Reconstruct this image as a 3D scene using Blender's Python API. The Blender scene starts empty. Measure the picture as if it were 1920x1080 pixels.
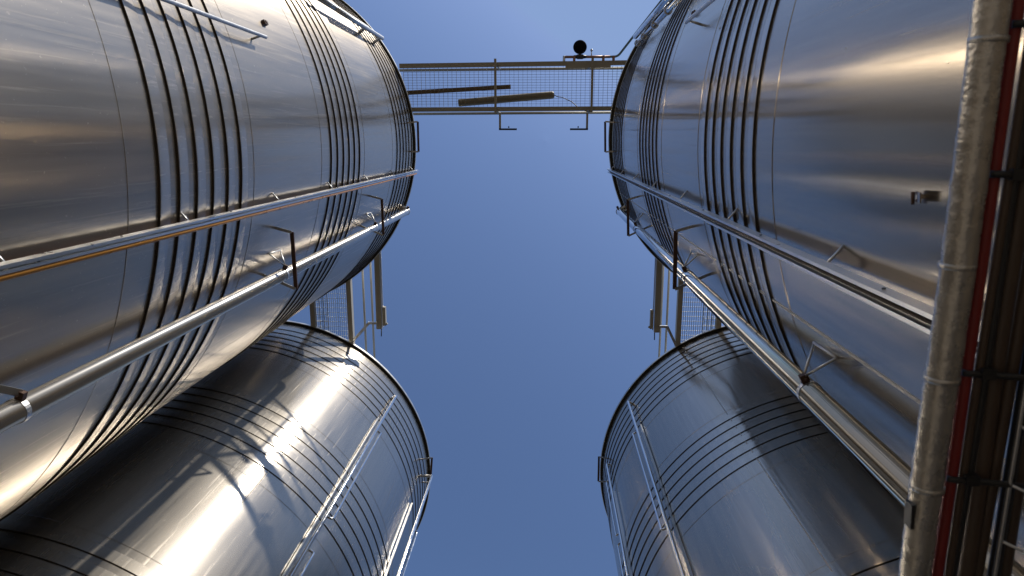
import bpy, math, random
from mathutils import Vector
random.seed(7)
S = bpy.context.scene
COL = S.collection
ZC = 1.6                      # eye height above the ground; "h" below means height above the eye
R = 2.5                       # radius of a tank shell
TOP = 10.5
CEN = {'UL': (-4.480, 0.036), 'LL': (-4.390, 5.343), 'UR': (3.482, -0.072), 'LR': (3.498, 5.264)}

# ------------------------------------------------------------------ materials
def new_mat(name):
    m = bpy.data.materials.new(name); m.use_nodes = True
    nt = m.node_tree; nt.nodes.clear()
    return m, nt

def N(nt, typ, **kw):
    n = nt.nodes.new(typ)
    for k, v in kw.items():
        if k in n.inputs: n.inputs[k].default_value = v
        else: setattr(n, k, v)
    return n

def noise(nt, vec, scale, detail=4, rough=.6):
    n = N(nt, 'ShaderNodeTexNoise'); n.inputs['Scale'].default_value = scale
    n.inputs['Detail'].default_value = detail; n.inputs['Roughness'].default_value = rough
    nt.links.new(vec, n.inputs['Vector']); return n

def mapping(nt, scale):
    tc = N(nt, 'ShaderNodeTexCoord'); mp = N(nt, 'ShaderNodeMapping')
    mp.inputs['Scale'].default_value = scale
    nt.links.new(tc.outputs['Object'], mp.inputs['Vector']); return mp.outputs['Vector']

def mrange(nt, val, a, b, c, d):
    m = N(nt, 'ShaderNodeMapRange')
    for i, v in zip(('From Min', 'From Max', 'To Min', 'To Max'), (a, b, c, d)): m.inputs[i].default_value = v
    nt.links.new(val, m.inputs['Value']); return m.outputs['Result']

def steel(name, col=(.505, .46, .40), r_fine=.235, r_wide=.46, mix=.22, aniso=.92, bump=.02, dents=.05, dirt=.12):
    """rolled stainless sheet: a tight reflection mixed with a broad satin one, rolling grain, slow waviness"""
    m, nt = new_mat(name); L = nt.links.new
    out = N(nt, 'ShaderNodeOutputMaterial'); mx = N(nt, 'ShaderNodeMixShader')
    v_grain = mapping(nt, (80, 80, 16)); v_big = mapping(nt, (1, 1, .45)); v_str = mapping(nt, (9, 9, .35))
    g = noise(nt, v_grain, 1.6, 3); w = noise(nt, v_big, 1.1, 2, .4); s = noise(nt, v_str, 2.2, 4)
    b1 = N(nt, 'ShaderNodeBump'); b1.inputs['Strength'].default_value = dents; b1.inputs['Distance'].default_value = .02
    L(w.outputs['Fac'], b1.inputs['Height'])
    b2 = N(nt, 'ShaderNodeBump'); b2.inputs['Strength'].default_value = bump; b2.inputs['Distance'].default_value = .004
    L(g.outputs['Fac'], b2.inputs['Height']); L(b1.outputs['Normal'], b2.inputs['Normal'])
    cr = N(nt, 'ShaderNodeMix', data_type='RGBA'); 
    cr.inputs[6].default_value = (*[c * .78 for c in col], 1); cr.inputs[7].default_value = (*[min(1, c * 1.18) for c in col], 1)
    L(s.outputs['Fac'], cr.inputs[0])
    tg = N(nt, 'ShaderNodeTangent'); tg.direction_type = 'RADIAL'; tg.axis = 'Z'
    sh = []
    for r0, k, an in ((r_fine, .035, aniso), (r_wide, .06, .5)):
        p = N(nt, 'ShaderNodeBsdfPrincipled'); p.inputs['Metallic'].default_value = 1
        p.inputs['Anisotropic'].default_value = an
        L(tg.outputs['Tangent'], p.inputs['Tangent']); p.inputs['Anisotropic Rotation'].default_value = .25
        L(mrange(nt, s.outputs['Fac'], .3, .7, r0 - k, r0 + k), p.inputs['Roughness'])
        L(cr.outputs[2], p.inputs['Base Color']); L(b2.outputs['Normal'], p.inputs['Normal'])
        sh.append(p)
    fm = mrange(nt, w.outputs['Fac'], .3, .7, mix - .1, mix + .1)
    # dried drip marks and a scatter of dust spots: duller patches with a shape of their own
    dr = noise(nt, mapping(nt, (11, 11, .28)), 2.4, 6, .65); sp = noise(nt, mapping(nt, (1, 1, .7)), 42, 3, .7)
    a1 = N(nt, 'ShaderNodeMath', operation='ADD'); a2 = N(nt, 'ShaderNodeMath', operation='ADD'); a2.use_clamp = True
    L(mrange(nt, dr.outputs['Fac'], .56, .70, 0, dirt), a1.inputs[0]); L(mrange(nt, sp.outputs['Fac'], .66, .74, 0, dirt), a1.inputs[1])
    L(a1.outputs[0], a2.inputs[0]); L(fm, a2.inputs[1]); fm = a2.outputs[0]
    L(fm, mx.inputs['Fac']); L(sh[0].outputs[0], mx.inputs[1]); L(sh[1].outputs[0], mx.inputs[2])
    L(mx.outputs[0], out.inputs['Surface'])
    return m

def simple(name, col, rough=.5, metal=0., vary=.15, nscale=20, bump=0., bscale=60, spec=.5):
    m, nt = new_mat(name); L = nt.links.new
    out = N(nt, 'ShaderNodeOutputMaterial'); p = N(nt, 'ShaderNodeBsdfPrincipled')
    v = mapping(nt, (1, 1, 1)); n = noise(nt, v, nscale, 5)
    c = N(nt, 'ShaderNodeMix', data_type='RGBA')
    c.inputs[6].default_value = (*[x * (1 - vary) for x in col], 1); c.inputs[7].default_value = (*[min(1, x * (1 + vary)) for x in col], 1)
    L(n.outputs['Fac'], c.inputs[0]); L(c.outputs[2], p.inputs['Base Color'])
    L(mrange(nt, n.outputs['Fac'], .3, .7, max(.03, rough - .08), min(1, rough + .08)), p.inputs['Roughness'])
    p.inputs['Metallic'].default_value = metal; p.inputs['Specular IOR Level'].default_value = spec
    if bump:
        nb = noise(nt, v, bscale, 4); b = N(nt, 'ShaderNodeBump'); b.inputs['Strength'].default_value = bump
        b.inputs['Distance'].default_value = .01
        L(nb.outputs['Fac'], b.inputs['Height']); L(b.outputs['Normal'], p.inputs['Normal'])
    L(p.outputs[0], out.inputs['Surface'])
    return m

M = {}
M['steel'] = steel('stainless_sheet', col=(.49, .435, .365), r_fine=.13, mix=.17)
M['steel_glare'] = steel('satin_stainless_sheet', r_fine=.195, r_wide=.46, mix=.18, dirt=.22)
M['steel_grained'] = steel('grained_stainless_sheet', col=(.53, .468, .39), bump=.05, dents=.02, r_fine=.18, r_wide=.47, mix=.41, dirt=.24)
M['weld'] = simple('weld_bead', (.50, .46, .40), .6, 1, .1, 40)
M['crevice'] = simple('shaded_grimy_crevice', (.034, .025, .016), .6, .3, .5, 14, spec=.2)  # near-black for ring undersides: their shade painted in along with grime
M['flange'] = simple('dull_rim_metal', (.55, .55, .53), .4, 1, .15, 8)
M['rim_under'] = simple('rim_underside_shade', (.030, .026, .017), .7, 0, .4, 9, spec=.2)  # shade beneath the rim flange, put in as a dark olive colour
M['tube'] = simple('polished_tube', (.65, .66, .67), .115, 1, .06, 12)
M['tube_soft'] = steel('satin_tube', col=(.66, .64, .61), r_fine=.29, r_wide=.5, mix=.2, aniso=.85, bump=.01, dents=.01, dirt=.1)
M['galv'] = simple('galvanised_steel', (.50, .51, .52), .42, 1, .12, 30)
M['galv_dull'] = simple('weathered_galvanised', (.27, .25, .20), .6, .35, .2, 15)
M['channel'] = simple('folded_channel', (.62, .62, .61), .34, 1, .06, 4)
M['galv_pale'] = simple('pale_galvanised', (.44, .41, .34), .55, .3, .15, 9)
M['mesh'] = simple('dull_mesh_wire', (.13, .13, .13), .6, .2, .1, 9)
M['rust'] = simple('brown_iron', (.07, .035, .022), .55, .2, .35, 30)
M['orange'] = simple('orange_conduit', (.44, .20, .035), .3, 0, .2, 5)
M['dial_black'] = simple('matt_black', (.004, .004, .005), .8, 0, .3, 10, spec=.1)
M['black'] = simple('black_plastic', (.012, .012, .013), .5, 0, .3, 10)
M['wood'] = simple('weathered_board', (.19, .13, .07), .8, 0, .35, 7)
M['lamp_body'] = simple('dusty_lamp_body', (.26, .21, .12), .55, 0, .2, 10)
M['foil'] = simple('wrapped_foil', (.44, .42, .385), .28, .7, .14, 24, .3, 50)
M['foil_side'] = M['foil']
M['red'] = simple('red_cable', (.17, .010, .008), .55, 0, .15, 10)
M['brown'] = simple('brown_cable', (.055, .035, .022), .5, 0, .3, 10)
M['copper'] = simple('brown_pipe', (.22, .12, .08), .4, .6, .25, 20)
M['bluegrey'] = simple('painted_pipe', (.09, .13, .14), .4, .2, .15, 12)
M['roof'] = M['flange']
M['ground'] = simple('yard_concrete', (.17, .145, .115), .85, 0, .22, .9, .3, 40)

# ------------------------------------------------------------------ mesh helpers
class MB:
    def __init__(s): s.v = []; s.f = []; s.mi = []; s.sm = []
    def face(s, idx, mi=0, smooth=False): s.f.append(idx); s.mi.append(mi); s.sm.append(smooth)
    def box(s, c, ax, ay, az, mi=0):
        """centre and three half-axis vectors"""
        c, ax, ay, az = map(Vector, (c, ax, ay, az)); b = len(s.v)
        for k in (-1, 1):
            for j in (-1, 1):
                for i in (-1, 1): s.v.append(c + ax * i + ay * j + az * k)
        flip = ax.cross(ay).dot(az) < 0
        for q in ((0, 2, 3, 1), (4, 5, 7, 6), (0, 1, 5, 4), (2, 6, 7, 3), (0, 4, 6, 2), (1, 3, 7, 5)):
            q = [b + i for i in q]; s.face(q[::-1] if flip else q, mi)
    def bar(s, p, q, w, h, up=(0, 0, 1), mi=0):
        """rectangular bar from p to q: w across, h along up"""
        p, q = Vector(p), Vector(q); d = q - p; up = Vector(up)
        side = d.cross(up)
        if side.length < 1e-6: side = d.cross(Vector((1, 0, 0)))
        side.normalize(); u = side.cross(d).normalized()
        s.box((p + q) / 2, d / 2, side * w / 2, u * h / 2, mi)
    def tube(s, pts, r, n=12, mi=0, cap=True, radii=None):
        pts = [Vector(p) for p in pts]; m = len(pts); b = len(s.v)
        t0 = (pts[1] - pts[0]).normalized()
        ref = Vector((0, 0, 1)) if abs(t0.z) < .9 else Vector((1, 0, 0))
        u = t0.cross(ref).normalized()
        for i, p in enumerate(pts):
            a = (pts[i] - pts[i - 1]).normalized() if i else None
            c = (pts[i + 1] - pts[i]).normalized() if i < m - 1 else None
            t = (a + c).normalized() if a and c else (a or c)
            u = (u - t * u.dot(t)).normalized(); w = t.cross(u)
            k = 1.0
            if a and c: k = 1 / max(.5, math.cos(a.angle(c) / 2))
            rr = radii[i] if radii else r
            for j in range(n):
                an = 2 * math.pi * j / n
                s.v.append(p + (u * math.cos(an) + w * math.sin(an)) * rr * (1 + (k - 1) * .5))
        for i in range(m - 1):
            for j in range(n):
                s.face((b + i * n + j, b + i * n + (j + 1) % n, b + (i + 1) * n + (j + 1) % n, b + (i + 1) * n + j), mi, True)
        if cap:
            s.face([b + j for j in range(n)][::-1], mi); s.face([b + (m - 1) * n + j for j in range(n)], mi)
    def revolve(s, prof, n=256, mis=None, smooth=None, c=(0, 0, 0)):
        """profile of (radius, z) turned round Z; mis / smooth per profile segment"""
        b = len(s.v); m = len(prof)
        for r, z in prof:
            for j in range(n):
                an = 2 * math.pi * j / n
                s.v.append(Vector((c[0] + r * math.cos(an), c[1] + r * math.sin(an), c[2] + z)))
        for i in range(m - 1):
            for j in range(n):
                s.face((b + i * n + j, b + i * n + (j + 1) % n, b + (i + 1) * n + (j + 1) % n, b + (i + 1) * n + j),
                       mis[i] if mis else 0, smooth[i] if smooth else True)
    def disc(s, c, axis, r, t, n=32, mi=0):
        axis = Vector(axis).normalized(); c = Vector(c)
        s.tube([c - axis * t / 2, c + axis * t / 2], r, n, mi)
    def build(s, name, mats, parent=None, loc=None):
        me = bpy.data.meshes.new(name)
        o = Vector(loc) if loc else Vector((0, 0, 0))
        me.from_pydata([tuple(v - o) for v in s.v], [], s.f)
        for m in (mats if isinstance(mats, (list, tuple)) else [mats]): me.materials.append(M[m] if isinstance(m, str) else m)
        me.polygons.foreach_set('material_index', s.mi); me.polygons.foreach_set('use_smooth', s.sm)
        me.update()
        ob = bpy.data.objects.new(name, me); COL.objects.link(ob)
        if parent:
            ob.parent = parent
            ob.location = o - parent.location
        else: ob.location = o
        return ob

def bend(pts, r=.05, n=5):
    """round the corners of a polyline"""
    pts = [Vector(p) for p in pts]; out = [pts[0]]
    for i in range(1, len(pts) - 1):
        a, b, c = pts[i - 1], pts[i], pts[i + 1]
        k = min(r, (a - b).length * .45, (c - b).length * .45)
        p, q = b + (a - b).normalized() * k, b + (c - b).normalized() * k
        for t in range(n + 1):
            t /= n; out.append(p * (1 - t) ** 2 + b * 2 * t * (1 - t) + q * t * t)
    out.append(pts[-1]); return out

def thing(name, label, cat, loc, group=None):
    o = bpy.data.objects.new(name, None); COL.objects.link(o)
    o.location = loc; o['label'] = label; o['category'] = cat; o.empty_display_size = .1
    if group: o['group'] = group
    return o

def tag(o, label, cat, group=None):
    o['label'] = label; o['category'] = cat
    if group: o['group'] = group
    return o

def W(x, y, h): return Vector((x, y, h + ZC))
def T(t, ang, off, h):
    """point on tank t: angle in degrees, metres off the shell, height above the eye"""
    a = math.radians(ang); c = CEN[t]
    return Vector((c[0] + (R + off) * math.cos(a), c[1] + (R + off) * math.sin(a), h + ZC))
def nrm(ang): a = math.radians(ang); return Vector((math.cos(a), math.sin(a), 0))
def tan(ang): a = math.radians(ang); return Vector((-math.sin(a), math.cos(a), 0))
UP = Vector((0, 0, 1))

# ------------------------------------------------------------------ setting
g = MB(); NG = 24
for i in range(NG + 1):
    for j in range(NG + 1): g.v.append(Vector(((i / NG - .5) * 600, (j / NG - .5) * 600, 0)))
for i in range(NG):
    for j in range(NG):
        a = i * (NG + 1) + j; g.face((a, a + NG + 1, a + NG + 2, a + 1))
go = g.build('ground', 'ground'); go['kind'] = 'structure'

# ------------------------------------------------------------------ tanks
TXT = {'UL': 'sunlit steel tank with cable channel carrying an orange conduit, behind the left pipe',
       'LL': 'steel tank in partial shadow with glaring sun streak, below the left pipe',
       'UR': 'shaded steel tank with one bright horizontal streak, behind the foil wrapped pipe',
       'LR': 'dim blue grey steel tank below the right pipe, with thin dull streaks'}
RINGS = {'UL': [(3.48, .196), (6.40, .200), (9.31, .205)], 'LL': [(3.50, .2), (6.50, .208), (9.14, .2)],
         'UR': [(3.35, .202), (6.27, .215), (9.12, .2)], 'LR': [(3.56, .2), (6.56, .202), (9.2, .2)]}
tank = {}
SHELL = {'UL': 'steel_grained', 'LL': 'steel_glare'}
def ring_mesh(p, d=.0088, flat=.5):
    mb = MB()
    mb.revolve([(R - .002, 0), (R + d, .003)], 256, [1], [False])                  # underside, dark ground reflection and grime put into its colour
    mb.revolve([(R + d, .003), (R + d + .0005, .0115)], 256, [0], [True])
    dome = []
    for k in range(9):
        t = k / 8; dome.append((R + d * (1 - flat * t) + .0008 * math.sin(math.pi * t) + .0005, .0115 + t * p * .55))
    mb.revolve(dome, 256)
    mb.revolve([dome[-1], (R - .002, dome[-1][1] + .006)], 256)
    return mb
proto_ring = None
for t, c in CEN.items():
    e = thing('steel_tank', TXT[t], 'tank', (c[0], c[1], 0), 'four steel tanks round the gap of sky'); tank[t] = e
    mb = MB()
    zs = [0.02 + k * .5 for k in range(25)] + [TOP + ZC]
    mb.revolve([(R, z) for z in zs], 256); mb.build('shell', SHELL.get(t, 'steel'), e).location = (0, 0, 0)
    # the roof cone and the rim flange
    mb = MB(); mb.revolve([(R + .035, TOP + ZC + .004), (.3, TOP + ZC + .55), (.02, TOP + ZC + .57)], 128)
    mb.build('roof', 'roof', e).location = (0, 0, 0)
    mb = MB(); z = TOP + ZC
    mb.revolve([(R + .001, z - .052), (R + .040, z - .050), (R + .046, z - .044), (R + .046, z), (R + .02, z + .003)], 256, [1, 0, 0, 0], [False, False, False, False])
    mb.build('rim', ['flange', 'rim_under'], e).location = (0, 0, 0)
    # flat weld beads between the sheets
    for h0, p in RINGS[t]:
        for h in (h0 - .26, h0 + p * 5 + .22):
            if h < TOP - .1:
                mb = MB(); mb.revolve([(R - .001, h + ZC - .005), (R + .002, h + ZC - .003), (R + .002, h + ZC + .003), (R - .001, h + ZC + .005)], 256)
                mb.build('weld_seam', SHELL.get(t, 'steel'), e).location = (0, 0, 0)
        for k in range(6):
            h = h0 + p * k
            if h > TOP - .1: continue
            if proto_ring is None:
                proto_ring = {}
            if t not in proto_ring:
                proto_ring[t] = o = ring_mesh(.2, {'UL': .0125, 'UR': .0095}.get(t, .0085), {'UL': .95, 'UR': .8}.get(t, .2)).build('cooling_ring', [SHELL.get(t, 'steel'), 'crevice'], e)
            else:
                o = proto_ring[t].copy(); COL.objects.link(o); o.parent = e
            o.location = (0, 0, h + ZC)
# one upright weld on each shell
for t, a in (('UL', -33), ('LL', -52), ('UR', 160.5), ('LR', -122)):
    mb = MB(); mb.bar(T(t, a, .0, -1.4), T(t, a, .0, TOP - .1), .012, .006, nrm(a)); mb.build('upright_weld', 'weld', tank[t])

# ------------------------------------------------------------------ cable channels up the front tanks
def channel(t, ang, w, label, orange):
    sgn = 1 if t == 'UL' else -1                    # towards the rear tanks
    e = thing('cable_channel', label, 'channel', T(t, ang, .05, -1.5), 'cable channels up the front tanks')
    n, tg = nrm(ang), tan(ang) * sgn
    a, b = T(t, ang, .075, -1.2), T(t, ang, .075, TOP + .03)
    th = .003; mb = MB()
    mb.box((a + b) / 2 - n * .014, (b - a) / 2, tg * w / 2, n * th / 2)                     # web, next the tank
    mb.box((a + b) / 2 - tg * w / 2 + n * .0005, (b - a) / 2, n * .0155, tg * th / 2)
    mb.box((a + b) / 2 + tg * w / 2 + n * .0005, (b - a) / 2, n * .0155, tg * th / 2)
    for s in (-1, 1): mb.box((a + b) / 2 + tg * s * (w / 2 - .005) + n * .0175, (b - a) / 2, tg * .0067, n * th / 2)
    mb.build('trough', 'channel', e)
    if orange:
        p = tg * (w / 2 + .0165) + n * .003
        mb = MB(); mb.tube([a + p, b + p - UP * .1], .0145, 20); mb.build('conduit', 'orange', e)
    else:
        mb = MB()
        for q in (-.012, .006): mb.tube([a + tg * q + n * .001, b + tg * q + n * .001], .006, 8)
        mb.build('cable', 'brown', e)
    h = 1.05
    while h < TOP:
        mb = MB(); q = T(t, ang, 0, h)
        mb.tube([q - tg * (w / 2 + .045) - n * .002, q - tg * (w / 2 - .004) + n * .056, q + tg * (w / 2 - .004) + n * .056], .0055, 8)
        mb.build('bracket', 'galv', e); h += 1.32
    for k in range(9):
        q = T(t, ang, .075, .8 + k * 1.12) - tg * (w / 2 + .004)
        mb = MB(); mb.tube([q + n * .004, q - tg * .004 + n * .004], .006, 8); mb.build('bolt', 'black', e)
channel('UL', 9.15, .032, 'bright channel with orange conduit along its lower side, on the left tank', True)
channel('UR', 168.7, .052, 'dull grey channel with brown cables, on the shaded right tank', False)

# ------------------------------------------------------------------ pipes up the front tanks
def pipe(t, ang, off, r, top, label, clamps):
    sgn = 1 if t == 'UL' else -1
    e = thing('vertical_pipe', label, 'pipe', T(t, ang, off, -1.5), 'polished pipes up the front tanks')
    n, tg = nrm(ang), tan(ang) * sgn
    mb = MB(); mb.tube(bend([T(t, ang, off, -1.5), T(t, ang, off, top), T(t, ang, -.05, top + .02)], .09, 8), r, 24)
    mb.build('pipe', 'tube_soft' if t == 'UL' else 'tube', e, T(t, ang, off, 0))
    mb = MB(); q = tg * (r + .02) - n * .03
    mb.tube([T(t, ang, off, -1.5) + q, T(t, ang, off, clamps[1] - .15) + q], .009, 8); mb.build('thin_line', 'tube', e)
    for h in clamps + [top - .12]:
        c = T(t, ang, off, h)
        mb = MB(); mb.revolve([(r + .0005, -.013), (r + .004, -.013), (r + .004, .013), (r + .0005, .013)], 24, None, [False] * 3, c); cl = mb.build('clamp', 'galv', e)
        mb = MB(); mb.box(c - tg * (r + .022), tg * .018, n * .016, UP * .012)
        mb.tube([c - tg * (r + .024) - UP * .03, c - tg * (r + .024) + UP * .03], .005, 8); mb.build('clamp_bolt', 'rust', e)
    for h in clamps:
        if t == 'UL' and h < 3:
            c = T(t, ang, off, h) - tg * (r + .03); mb = MB(); mb.bar(c, T(t, ang - 3.2, .03, h - .14), .03, .005, n); mb.build('stay', 'channel', e); continue
        c = T(t, ang, off, h); f1 = T(t, ang - sgn * 3.4, 0, h + .12); f2 = T(t, ang - sgn * 3.6, 0, h - .12)
        mb = MB(); a = c - tg * (r + .03)
        mb.tube([a, f1], .006, 6); mb.tube([a, f2], .006, 6); mb.tube([f1 + n * .004, f2 + n * .004], .006, 6)
        mb.build('stay', 'galv', e)
    return e
pipe('UL', 22.5, .115, .048, 10.35, 'thick shiny pipe clamped up the sunlit left tank', [2.45, 5.25, 8.2])
pipe('UR', 155.3, .115, .048, 10.35, 'thick polished pipe up the right tank, passing behind the foil wrapped pipe', [2.75, 5.25, 8.2])

def guard(a, b, t, label, m='rust'):
    """a flat upright bar held off the tank by two arms"""
    a, b = Vector(a), Vector(b); e = thing('guard_bar', label, 'guard bar', a, 'guard bars off the front tanks')
    mb = MB(); mb.bar(a, b, .03, .012); mb.build('bar', m, e)
    for p in (a, b):
        c = CEN[t]; d = Vector((p.x - c[0], p.y - c[1], 0)); d.normalize()
        q = Vector((c[0], c[1], p.z)) + d * (R - .003)
        s = (b - a).normalized() * (.02 if p is a else -.02)
        mb = MB(); mb.bar(p + Vector((0, 0, -.012)), q + Vector((0, 0, -.012)), .022, .005); mb.build('arm', 'galv', e)
    return e
def at(px, py, h):            # where the ray of a photo point meets height h, from the solved camera
    return W(px * h, py * h, h)
guard((-1.946, .687, 5.2 + ZC), (-1.944, 1.134, 5.2 + ZC), 'UL', 'long brown bar across the left pipe, lower of the two there')
guard((-1.923, .67, 8.1 + ZC), (-1.921, 1.102, 8.1 + ZC), 'UL', 'short dark bar across the left pipe near its elbow')
guard((.988, .661, 5.2 + ZC), (1.002, 1.108, 5.2 + ZC), 'UR', 'brown bar across the right pipe, lower of the two there')
guard((.980, .674, 8.2 + ZC), (1.001, 1.104, 8.2 + ZC), 'UR', 'thin dark bar beside the upper end of the right pipe')
guard((-1.85, -.275, 10.2 + ZC), (-1.85, .155, 10.2 + ZC), 'UL', 'small dark bar off the rim of the sunlit left tank')
guard((.858, -.272, 10.2 + ZC), (.872, .155, 10.2 + ZC), 'UR', 'small dark bar off the rim of the shaded right tank')
guard((-1.753, 4.94, 10.1 + ZC), (-1.79, 5.37, 10.1 + ZC), 'LL', 'dark bar off the rim of the rear left tank')
guard((.897, 4.863, 10.1 + ZC), (.899, 5.284, 10.1 + ZC), 'LR', 'dark bar off the rim of the rear right tank')

# ------------------------------------------------------------------ rods on the upper flanks
def rod(t, ang, off, h0, h1, r, label, m='galv'):
    e = thing('standoff_rod', label, 'rod', T(t, ang, off, h0), 'rods on the flanks of the front tanks'); n = nrm(ang)
    mb = MB(); mb.tube([T(t, ang, off, h0), T(t, ang, off, h1)], r, 12); mb.build('rod', m, e)
    h = h1 - .08
    while h > h0:
        mb = MB(); mb.tube([T(t, ang, -.002, h), T(t, ang, off - r * .6, h)], r * .7, 8); mb.build('foot', m, e); h -= 2.2
    return e
rod('UL', -17.4, .075, -1.2, 5.15, .013, 'grey rod casting a wavy shadow on the sunlit left tank')
rod('UR', -162.6, .085, -1.2, 5.35, .014, 'grey rod over the coils of the shaded right tank')
rod('UL', -34.2, .11, 7.3, 9.35, .032, 'thick grey tube nearest the coils, top of the sunlit left tank')
rod('UL', -33.0, .13, 7.9, 9.98, .028, 'grey tube ending at the rim of the sunlit left tank')

# ------------------------------------------------------------------ pipework at the top of the shaded tank
e = thing('gas_pipe', 'thin bent pipe running from the walkway gauge up past the shaded tank', 'pipe', W(.95, -1.2, 10.6))
mb = MB(); mb.tube(bend([W(.30, -1.20, 10.72), W(.30, -1.315, 10.72), W(.30, -1.22, 10.73), W(1.06, -1.22, 10.73), W(1.34, -1.58, 10.6), W(2.35, -2.86, 10.6)][2:], .06, 6), .017, 10); mb.build('pipe', 'bluegrey', e)
mb = MB(); mb.tube([W(.27, -1.22, 10.73), W(.95, -1.22, 10.73)], .0195, 10); mb.build('sleeve', 'copper', e)
mb = MB(); mb.tube([W(.27, -1.235, 10.73), W(.27, -1.10, 10.73)], .02, 10); mb.build('elbow', 'galv', e)
for x in (.42, .85, 1.0):
    mb = MB(); mb.box(W(x, -1.19, 10.73), (.018, 0, 0), (0, .045, 0), (0, 0, .03)); mb.build('pipe_support', 'copper', e)
e = thing('valve_gauge', 'round black dial on the walkway pipe against the sky', 'gauge', W(.50, -1.26, 10.73))
mb = MB(); mb.revolve([(.001, -.055), (.075, -.05), (.098, -.03), (.102, 0), (.095, .03), (.001, .05)], 40, None, None, W(.505, -1.365, 10.78)); mb.build('dial', 'dial_black', e)
mb = MB(); mb.tube([W(.505, -1.36, 10.77), W(.505, -1.22, 10.75)], .016, 10, 0, True); mb.build('stem', 'black', e)
mb = MB(); mb.tube([W(.41, -1.222, 10.73), W(.45, -1.222, 10.73), W(.47, -1.222, 10.73), W(.54, -1.222, 10.73), W(.56, -1.222, 10.73), W(.60, -1.222, 10.73)], .02, 12, radii=[.022, .026, .036, .036, .026, .022]); mb.build('valve_body', 'black', e)
mb = MB(); mb.tube([W(.675, -1.222, 10.73), W(.675, -1.30, 10.74)], .008, 8)
mb.revolve([(.001, -.02), (.016, -.014), (.02, 0), (.016, .014), (.001, .02)], 16, None, None, W(.675, -1.315, 10.74)); mb.build('tap', 'galv', e)

e = thing('header_pipe', 'fat silvery pipe with clamps along the rim of the shaded right tank', 'pipe', T('UR', -152, .1, 7))
mb = MB(); mb.tube([T('UR', -150.6, .13, 6.0), T('UR', -150.6, .13, 9.75)], .034, 16); mb.build('pipe', 'tube', e)
mb = MB(); mb.tube([T('UR', -152.4, .07, 6.0), T('UR', -152.4, .07, 9.6)], .028, 14); mb.build('branch', 'tube', e)
for h in (7.3, 8.15, 9.0, 9.6):
    mb = MB(); mb.revolve([(.03, -.022), (.042, -.022), (.042, .022), (.03, .022)], 16, None, [False] * 3, T('UR', -152.4, .07, h)); mb.build('clamp', 'galv', e)

# ------------------------------------------------------------------ the walkway between the front tanks
def lerp(a, b, t): return a + (b - a) * t
def grating(mb, x0, x1, y0, y1, h, n, m, w=.004, t=.02):
    for i in range(n + 1):
        x = lerp(x0, x1, i / n); mb.box(W(x, (y0 + y1) / 2, h), (w / 2, 0, 0), (0, (y1 - y0) / 2, 0), (0, 0, t / 2))
    for j in range(1, m):
        y = lerp(y0, y1, j / m); mb.box(W((x0 + x1) / 2, y, h - .0012), ((x1 - x0) / 2, 0, 0), (0, w / 2, 0), (0, 0, t / 2 - .003))
e = thing('walkway', 'narrow mesh walkway joining the two front tanks across the sky', 'walkway', W(-.5, -.78, 10.4), 'raised walkways between tank tops')
HW = 10.5
for y in (-1.10, -.457):
    mb = MB(); mb.bar(W(-2.15, y + (.02 if y < -1 else .0), HW), W(1.35, y - .012, HW), .062, .06); mb.build('beam', 'galv_dull', e)
for y in (-1.12, -.44):
    for hh in (11.45,):
        yy = y * 1.0; mb = MB(); mb.tube([W(-2.35, yy + .01, hh), W(1.6, yy - .01, hh)], .021, 10); mb.build('handrail', 'galv_dull', e)
mb = MB(); grating(mb, -2.1, 1.3, -1.068, -.50, HW + .02, 52, 15, .003); mb.build('mesh_floor', 'mesh', e)
for x in (-.735, .675):
    mb = MB(); mb.bar(W(x, -1.17, HW - .05), W(x, -.41, HW - .05), .034, .034); mb.build('cross_beam', 'galv_dull', e)
    for y in (-1.12, -.44):
        mb = MB(); mb.tube([W(x, y, HW + .03), W(x, y, 11.45)], .018, 10); mb.build('post', 'galv_dull', e)
mb = MB(); mb.bar(W(.285, -1.075, 10.47), W(.94, -1.08, 10.47), .075, .004); mb.build('base_plate', 'galv_dull', e)
# things on and under it
e = thing('plank', 'thin dark board lying on the walkway mesh next to the sunlit tank', 'plank', W(-1.2, -.73, HW + .05))
mb = MB(); mb.bar(W(-2.12, -.70, 10.56), W(-.515, -.785, 10.56), .062, .03); mb.build('board', 'wood', e)
e = thing('tube_lamp', 'long dusty tube lamp with a loose cable, lying on the front walkway', 'lamp', W(-.6, -.6, HW + .06), 'tube lamps on the walkways')
mb = MB(); a, b = W(-1.30, -.557, 10.6), W(.13, -.67, 10.6); d = (b - a).normalized()
mb.tube([a, a + d * .01, b - d * .03, b], .05, 16, radii=[.05, .055, .055, .04]); mb.build('housing', 'lamp_body', e)
mb = MB(); mb.tube(bend([b, b + Vector((.05, .03, -.02)), b + Vector((.12, .035, 0)), b + Vector((.17, .06, 0)), b + Vector((.26, .10, -.01)), b + Vector((.38, .21, -.12)), b + Vector((.5, .25, -.12)), b + Vector((.62, .2, -.12)), b + Vector((.9, .17, -.1))], .03, 4), .006, 6); mb.build('cable', 'black', e)
for x0, s, lab in ((-.672, 1, 'dark angled arm under the walkway pointing at the shaded tank'), (.618, -1, 'dark angled arm under the walkway pointing back at the sunlit tank')):
    e = thing('hanging_arm', lab, 'bracket', W(x0, -.4, 10.5), 'angled arms on the front walkway')
    mb = MB(); mb.bar(W(x0, -.41, 10.5), W(x0, -.17, 10.5), .03, .03); mb.build('upright', 'galv_dull', e)
    mb = MB(); mb.bar(W(x0 - s * .016, -.171, 10.5), W(x0 + s * .25, -.171, 10.5), .026, .03)
    mb.tube([W(x0 + s * .13, -.19, 10.5), W(x0 + s * .13, -.215, 10.5)], .009, 8); mb.build('foot', 'black', e)

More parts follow.
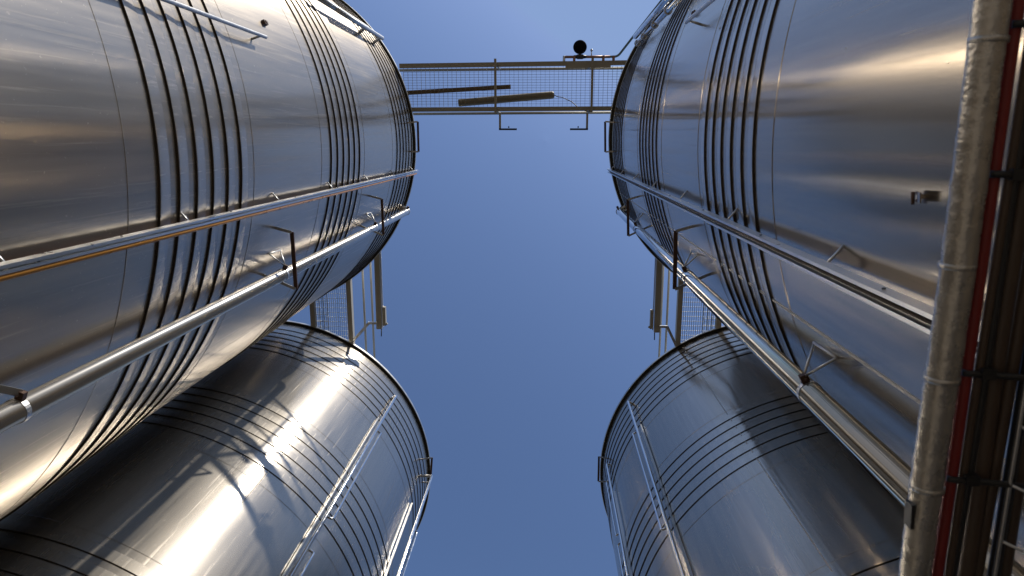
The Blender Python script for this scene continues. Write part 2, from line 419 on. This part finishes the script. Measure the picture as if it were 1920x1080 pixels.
# ------------------------------------------------------------------ the walkways from front to rear tanks
def side_deck(s, label, railx, lab2):
    """s = -1 over the left pair, +1 over the right pair; xs are distances from the middle"""
    X = (lambda v: v if s < 0 else v)
    e = thing('walkway', label, 'walkway', W(railx['b1'], 2.6, 10.4), 'raised walkways between tank tops')
    for k in ('b0', 'b1'):
        mb = MB(); mb.bar(W(railx[k], 1.0, 10.5), W(railx[k], 4.1, 10.5), .075, .10); mb.build('beam', 'galv_pale', e)
    x0, x1 = sorted((railx['b0'], railx['b1'])); x0 += .04; x1 -= .04
    mb = MB(); grating(mb, x0, x1, 1.3, 3.9, 10.52, 16, 34, .005); mb.build('mesh_floor', 'galv', e)
    xm = lerp(railx['b0'], railx['b1'], .36)
    mb = MB()
    for i in range(5): mb.box(W(lerp(railx['b0'] + .05 * -s * -1, xm, i / 4), 2.6, 10.56), (.004, 0, 0), (0, 1.3, 0), (0, 0, .012))
    for j in range(22): mb.box(W((railx['b0'] + xm) / 2, 1.4 + j * .11, 10.561), (abs(xm - railx['b0']) / 2, 0, 0), (0, .004, 0), (0, 0, .008))
    mb.build('hatch_mesh', 'galv', e)
    for k, hh in (('h0', 11.0), ('h1', 11.45)):
        mb = MB(); mb.tube([W(railx[k], 1.0, hh), W(railx[k], 4.6, hh)], .018, 10); mb.build('handrail', 'galv_pale', e)
    # strip light on an outrigger
    l = thing('strip_light', lab2, 'lamp', W(railx['l'], 2.3, 10.5), 'strip lights outside the side walkways')
    mb = MB(); mb.bar(W(railx['l'], 1.55, 10.5), W(railx['l'] + s * .012, 2.93, 10.5), .085, .07); mb.build('housing', 'galv_pale', l)
    mb = MB(); mb.bar(W(railx['l'] - s * .055, 1.6, 10.52), W(railx['l'] - s * .05, 2.9, 10.52), .012, .05); mb.build('reflector', 'channel', l)
    mb = MB(); mb.bar(W(railx['l'] - s * .075, 2.57, 10.5), W(railx['l'] - s * .073, 2.87, 10.5), .05, .07)
    mb.bar(W(railx['l'] - s * .075, 2.87, 10.49), W(railx['l'] - s * .12, 2.84, 10.49), .03, .02); mb.build('end_box', 'galv_pale', l)
    mb = MB(); mb.tube([W(railx['l'] - s * .02, 2.93, 10.5), W(railx['l'] - s * .022, 3.0, 10.47), W(railx['l'] - s * .026, 3.04, 10.44)], .008, 6); mb.build('cable', 'black', l)
    mb = MB(); mb.bar(W(railx['l'] + s * .03, 2.83, 10.46), W(railx['l'] + s * .17, 2.83, 10.46), .035, .03)
    mb.bar(W(railx['l'] + s * .16, 2.82, 10.458), W(railx['b1'] - s * .03, 3.13, 10.458), .04, .03); mb.build('outrigger', 'galv', l)
side_deck(-1, 'mesh walkway between the sunlit left tank and the tank in shadow below it',
          dict(b0=-3.67, b1=-3.07, h0=-2.98, h1=-2.98 + .02, l=-2.60), 'beige strip light outside the left side walkway')
side_deck(1, 'mesh walkway between the shaded right tank and the dim tank below it',
          dict(b0=2.72, b1=2.11, h0=2.02, h1=2.0, l=1.765), 'grey strip light outside the right side walkway')

# ------------------------------------------------------------------ rails on the rear tanks
def rail(t, ang, off, h0, h1, r, label, handles, s):
    e = thing('tank_rail', label, 'rail', T(t, ang, off, h0), 'upright rails on the rear tanks'); n, tg = nrm(ang), tan(ang) * s
    mb = MB(); mb.tube(bend([T(t, ang, off, h0), T(t, ang, off, h1), T(t, ang, -.01, h1 + .02)], .03, 4), r, 12); mb.build('pole', 'tube', e)
    mb = MB(); q = -tg * .045 - n * (off - .03)
    mb.bar(T(t, ang, off, h0) + q, T(t, ang, off, h1 - .9) + q, .012, .03, n); mb.build('backing_strip', 'channel', e)
    for a, b in handles:
        d = .055
        p, k = T(t, ang, off, a) + tg * .015, T(t, ang, off, b) + tg * .015
        mb = MB(); mb.tube(bend([p, p + tg * d + n * .03, k + tg * d + n * .03, k], .03, 4), r * .62, 10); mb.build('grab_handle', 'tube', e)
    return e
rail('LL', -34.8, .085, -1.2, 10.0, .021, 'shiny pole with two grab handles on the tank in shadow', [(6.5, 8.7), (1.0, 5.9)], 1)
rail('LR', -148.0, .085, -1.2, 10.0, .021, 'dark shiny pole with two grab handles on the dim tank', [(6.5, 8.9), (1.0, 5.2)], -1)
rail('LL', -4.0, .17, -1.2, 9.9, .024, 'pale pole at the silhouette edge of the tank in shadow', [(1.0, 8.4)], 1)
rail('LR', -170.0, .05, -1.2, 9.75, .018, 'thin pole at the silhouette edge of the dim tank', [(7.9, 9.3), (1.0, 7.7)], -1)

# ------------------------------------------------------------------ small lugs welded on the shells
def lug(t, ang, h, label, big=False):
    n, tg = nrm(ang), tan(ang)
    if not big:
        mb = MB(); p = T(t, ang, .012, h); mb.box(p, n * .014, tg * .017, UP * .03)
        mb.box(p + n * .0165, n * .004, tg * .009, UP * .016)
        tag(mb.build('stud', 'rust', None, p), label, 'stud', 'small studs on the front tanks')
    else:
        e = thing('lifting_lug', label, 'bracket', T(t, ang, 0, h))
        mb = MB(); mb.box(T(t, ang, .018, h), n * .002, tg * .014, UP * .022 - n * .006); mb.box(T(t, ang, .009, h + .012), n * .009, tg * .006, UP * .006); mb.build('plate', 'steel_glare', e)
        mb = MB(); mb.tube([T(t, ang, .016, h + .031) - tg * .022, T(t, ang, .016, h + .031) + tg * .012], .005, 10); mb.build('pin', 'rust', e)
lug('UL', -21.4, 5.45, 'tiny dark stud high on the sunlit tank between two coil groups')
lug('UR', -159.4, 5.65, 'tiny dark stud high on the shaded tank beside the coils')
lug('UR', 175.1, 1.85, 'small shiny lug welded on the shaded tank near the foil wrapped pipe', True)

# ------------------------------------------------------------------ the pipe, the cables and the mesh tray overhead at the right
HF = 1.0; Y0, Y1 = -1.6, 2.6
e = thing('wrapped_pipe', 'foil wrapped pipe crossing close overhead beside a red cable', 'pipe', W(.592, -1.6, HF))
mb = MB(); pts = []; rad = []
k = 0; y = Y0
while y < Y1:
    pts.append(W(.592 + .0012 * math.sin(y * 9) + random.uniform(-.0004, .0004), y, HF + random.uniform(-.0006, .0006))); rad.append(.0225 + random.uniform(-.0005, .0005)); y += .012
mb.tube(pts, .0225, 32, radii=rad); mb.build('wrapping', 'foil', e)
for y in (-.132, .175, .345, .52):
    mb = MB(); mb.tube([W(.592, y - .004, HF), W(.592, y + .004, HF)], .0243, 32); mb.build('band', 'foil', e)
mb = MB(); mb.bar(W(.5685, .545, HF - .004), W(.5705, .585, HF - .004), .006, .02); mb.build('torn_gap', 'black', e)
def cable(x, h, r, m, label, wob=.002, grp='cables in the overhead tray'):
    mb = MB(); ph = random.random() * 6; pts = []
    for i in range(56):
        y = lerp(Y0, Y1, i / 55); pts.append(W(x + wob * math.sin(y * 3.1 + ph) + wob * .5 * math.sin(y * 8 + ph * 2), y, h + wob * math.cos(y * 4 + ph)))
    mb.tube(pts, r, 14); tag(mb.build('cable', m, None, W(x, 0, h)), label, 'cable', grp)
cable(.6285, HF + .005, .0085, 'red', 'red cable right alongside the foil wrapped pipe', .001)
cable(.648, HF + .005, .006, 'brown', 'thin brown cable between the red cable and the black cable', .001)
cable(.6585, HF + .010, .0062, 'black', 'black cable second from the red cable in the tray', .002)
cable(.680, HF + .016, .0125, 'brown', 'brown cable beside the black cable in the tray')
cable(.703, HF + .02, .010, 'brown', 'brown cable in the dark middle of the tray bundle')
cable(.722, HF + .016, .009, 'black', 'black cable in the dark middle of the tray bundle')
cable(.742, HF + .02, .010, 'brown', 'brown cable at the outer side of the tray bundle')
e = thing('mesh_tray', 'galvanised wire mesh tray carrying the cables overhead', 'cable tray', W(.8, 0, HF))
mb = MB()
for x in (.7085, .766, .823): mb.tube([W(x, Y0, HF - .008), W(x, Y1, HF - .008)], .0034, 8)
for k in range(44): y = Y0 + .04 + k * .094; mb.tube([W(.7085, y, HF - .013), W(.823, y + .055, HF - .013), W(.823, y + .055, HF + .08)], .0022, 8)
mb.build('wire_mesh', 'galv', e)
for y, lab in ((-.13, 'uppermost'), (.02, 'second'), (.2, 'third'), (.36, 'fourth')):
    pass
for y, lab in ((.045, 'black tie round the red cable level with the guard bars'), (.335, 'black tie round the red cable just below the middle of the picture'), (.505, 'black tie round the red cable beside the torn gap in the wrapping'), (-.152, 'black tie round the red cable at the top edge of the picture')):
    mb = MB(); mb.tube(bend([W(.619, y, HF - .001), W(.630, y, HF - .0065), W(.66, y + .003, HF - .001), W(.70, y + .004, HF - .008), W(.745, y + .012, HF)], .01, 3), .0052, 8); mb.box(W(.654, y, HF - .003), (.010, 0, 0), (0, .008, 0), (0, 0, .007))
    tag(mb.build('cable_tie', 'black', None, W(.63, y, HF)), lab, 'cable tie', 'ties round the tray cables')

# ------------------------------------------------------------------ camera
F = 1289.7; VX, VY = 1022.0, 264.4
zc = Vector((VX - 960, 540 - VY, -F)).normalized()          # world up in camera axes
xc = Vector((1, 0, 0)); xc = (xc - zc * xc.dot(zc)).normalized(); yc = zc.cross(xc)
from mathutils import Matrix
rot = Matrix((xc, yc, zc))                                  # columns = camera axes in the world
cam = bpy.data.objects.new('camera', bpy.data.cameras.new('camera')); COL.objects.link(cam)
cam.matrix_world = Matrix.Translation((0, 0, ZC)) @ rot.to_4x4()
cam.data.sensor_width = 36; cam.data.lens = 36 * F / 1920; cam.data.clip_start = .02; cam.data.clip_end = 3000
cam.data.dof.use_dof = True; cam.data.dof.focus_distance = 8; cam.data.dof.aperture_fstop = 7
S.camera = cam

# ------------------------------------------------------------------ light
AZ, EL = math.radians(-58), math.radians(41)
d = Vector((math.cos(AZ) * math.cos(EL), math.sin(AZ) * math.cos(EL), math.sin(EL)))
sun = bpy.data.lights.new('sun', 'SUN'); sun.energy = 4.4; sun.angle = math.radians(.53); sun.color = (1, .94, .84)
so = bpy.data.objects.new('sun', sun); COL.objects.link(so); so.rotation_euler = d.to_track_quat('Z', 'Y').to_euler()
w = bpy.data.worlds.new('World'); S.world = w; w.use_nodes = True
nt = w.node_tree; bg = nt.nodes['Background']; sk = nt.nodes.new('ShaderNodeTexSky'); sk.sky_type = 'NISHITA'
sk.sun_disc = False; sk.sun_elevation = EL; sk.sun_rotation = math.atan2(d.x, d.y); sk.air_density = 1.5; sk.dust_density = 2.6; sk.ozone_density = 2.0
gm = nt.nodes.new('ShaderNodeGamma'); gm.inputs['Gamma'].default_value = 1.7
nt.links.new(sk.outputs[0], gm.inputs['Color']); 
tc = nt.nodes.new('ShaderNodeTexCoord'); sx = nt.nodes.new('ShaderNodeSeparateXYZ'); nt.links.new(tc.outputs['Generated'], sx.inputs[0])
mr = nt.nodes.new('ShaderNodeMapRange'); mr.interpolation_type = 'SMOOTHSTEP'
for k, v in (('From Min', .10), ('From Max', .58), ('To Min', 1), ('To Max', 0)): mr.inputs[k].default_value = v
nt.links.new(sx.outputs['Z'], mr.inputs['Value'])
hz = nt.nodes.new('ShaderNodeMix'); hz.data_type = 'RGBA'; hz.inputs[7].default_value = (2.5, 2.8, 3.3, 1)      # pale ground haze low in the sky
nt.links.new(mr.outputs['Result'], hz.inputs[0]); nt.links.new(gm.outputs[0], hz.inputs[6])
cap = nt.nodes.new('ShaderNodeMix'); cap.data_type = 'RGBA'; cap.blend_type = 'DARKEN'; cap.inputs[0].default_value = 1; cap.inputs[7].default_value = (3.1, 5.0, 9.4, 1)
nt.links.new(hz.outputs[2], cap.inputs[6]); hs = nt.nodes.new('ShaderNodeHueSaturation'); hs.inputs['Saturation'].default_value = .92; hs.inputs['Value'].default_value = .94
nt.links.new(cap.outputs[2], hs.inputs['Color']); nt.links.new(hs.outputs[0], bg.inputs['Color']); bg.inputs['Strength'].default_value = .073
S.view_settings.view_transform = 'Standard'; S.view_settings.look = 'None'; S.view_settings.exposure = 0; S.view_settings.gamma = 1
S.cycles.max_bounces = 16; S.cycles.glossy_bounces = 12; S.cycles.use_denoising = True
S.cycles.sample_clamp_indirect = 12; S.cycles.blur_glossy = .3
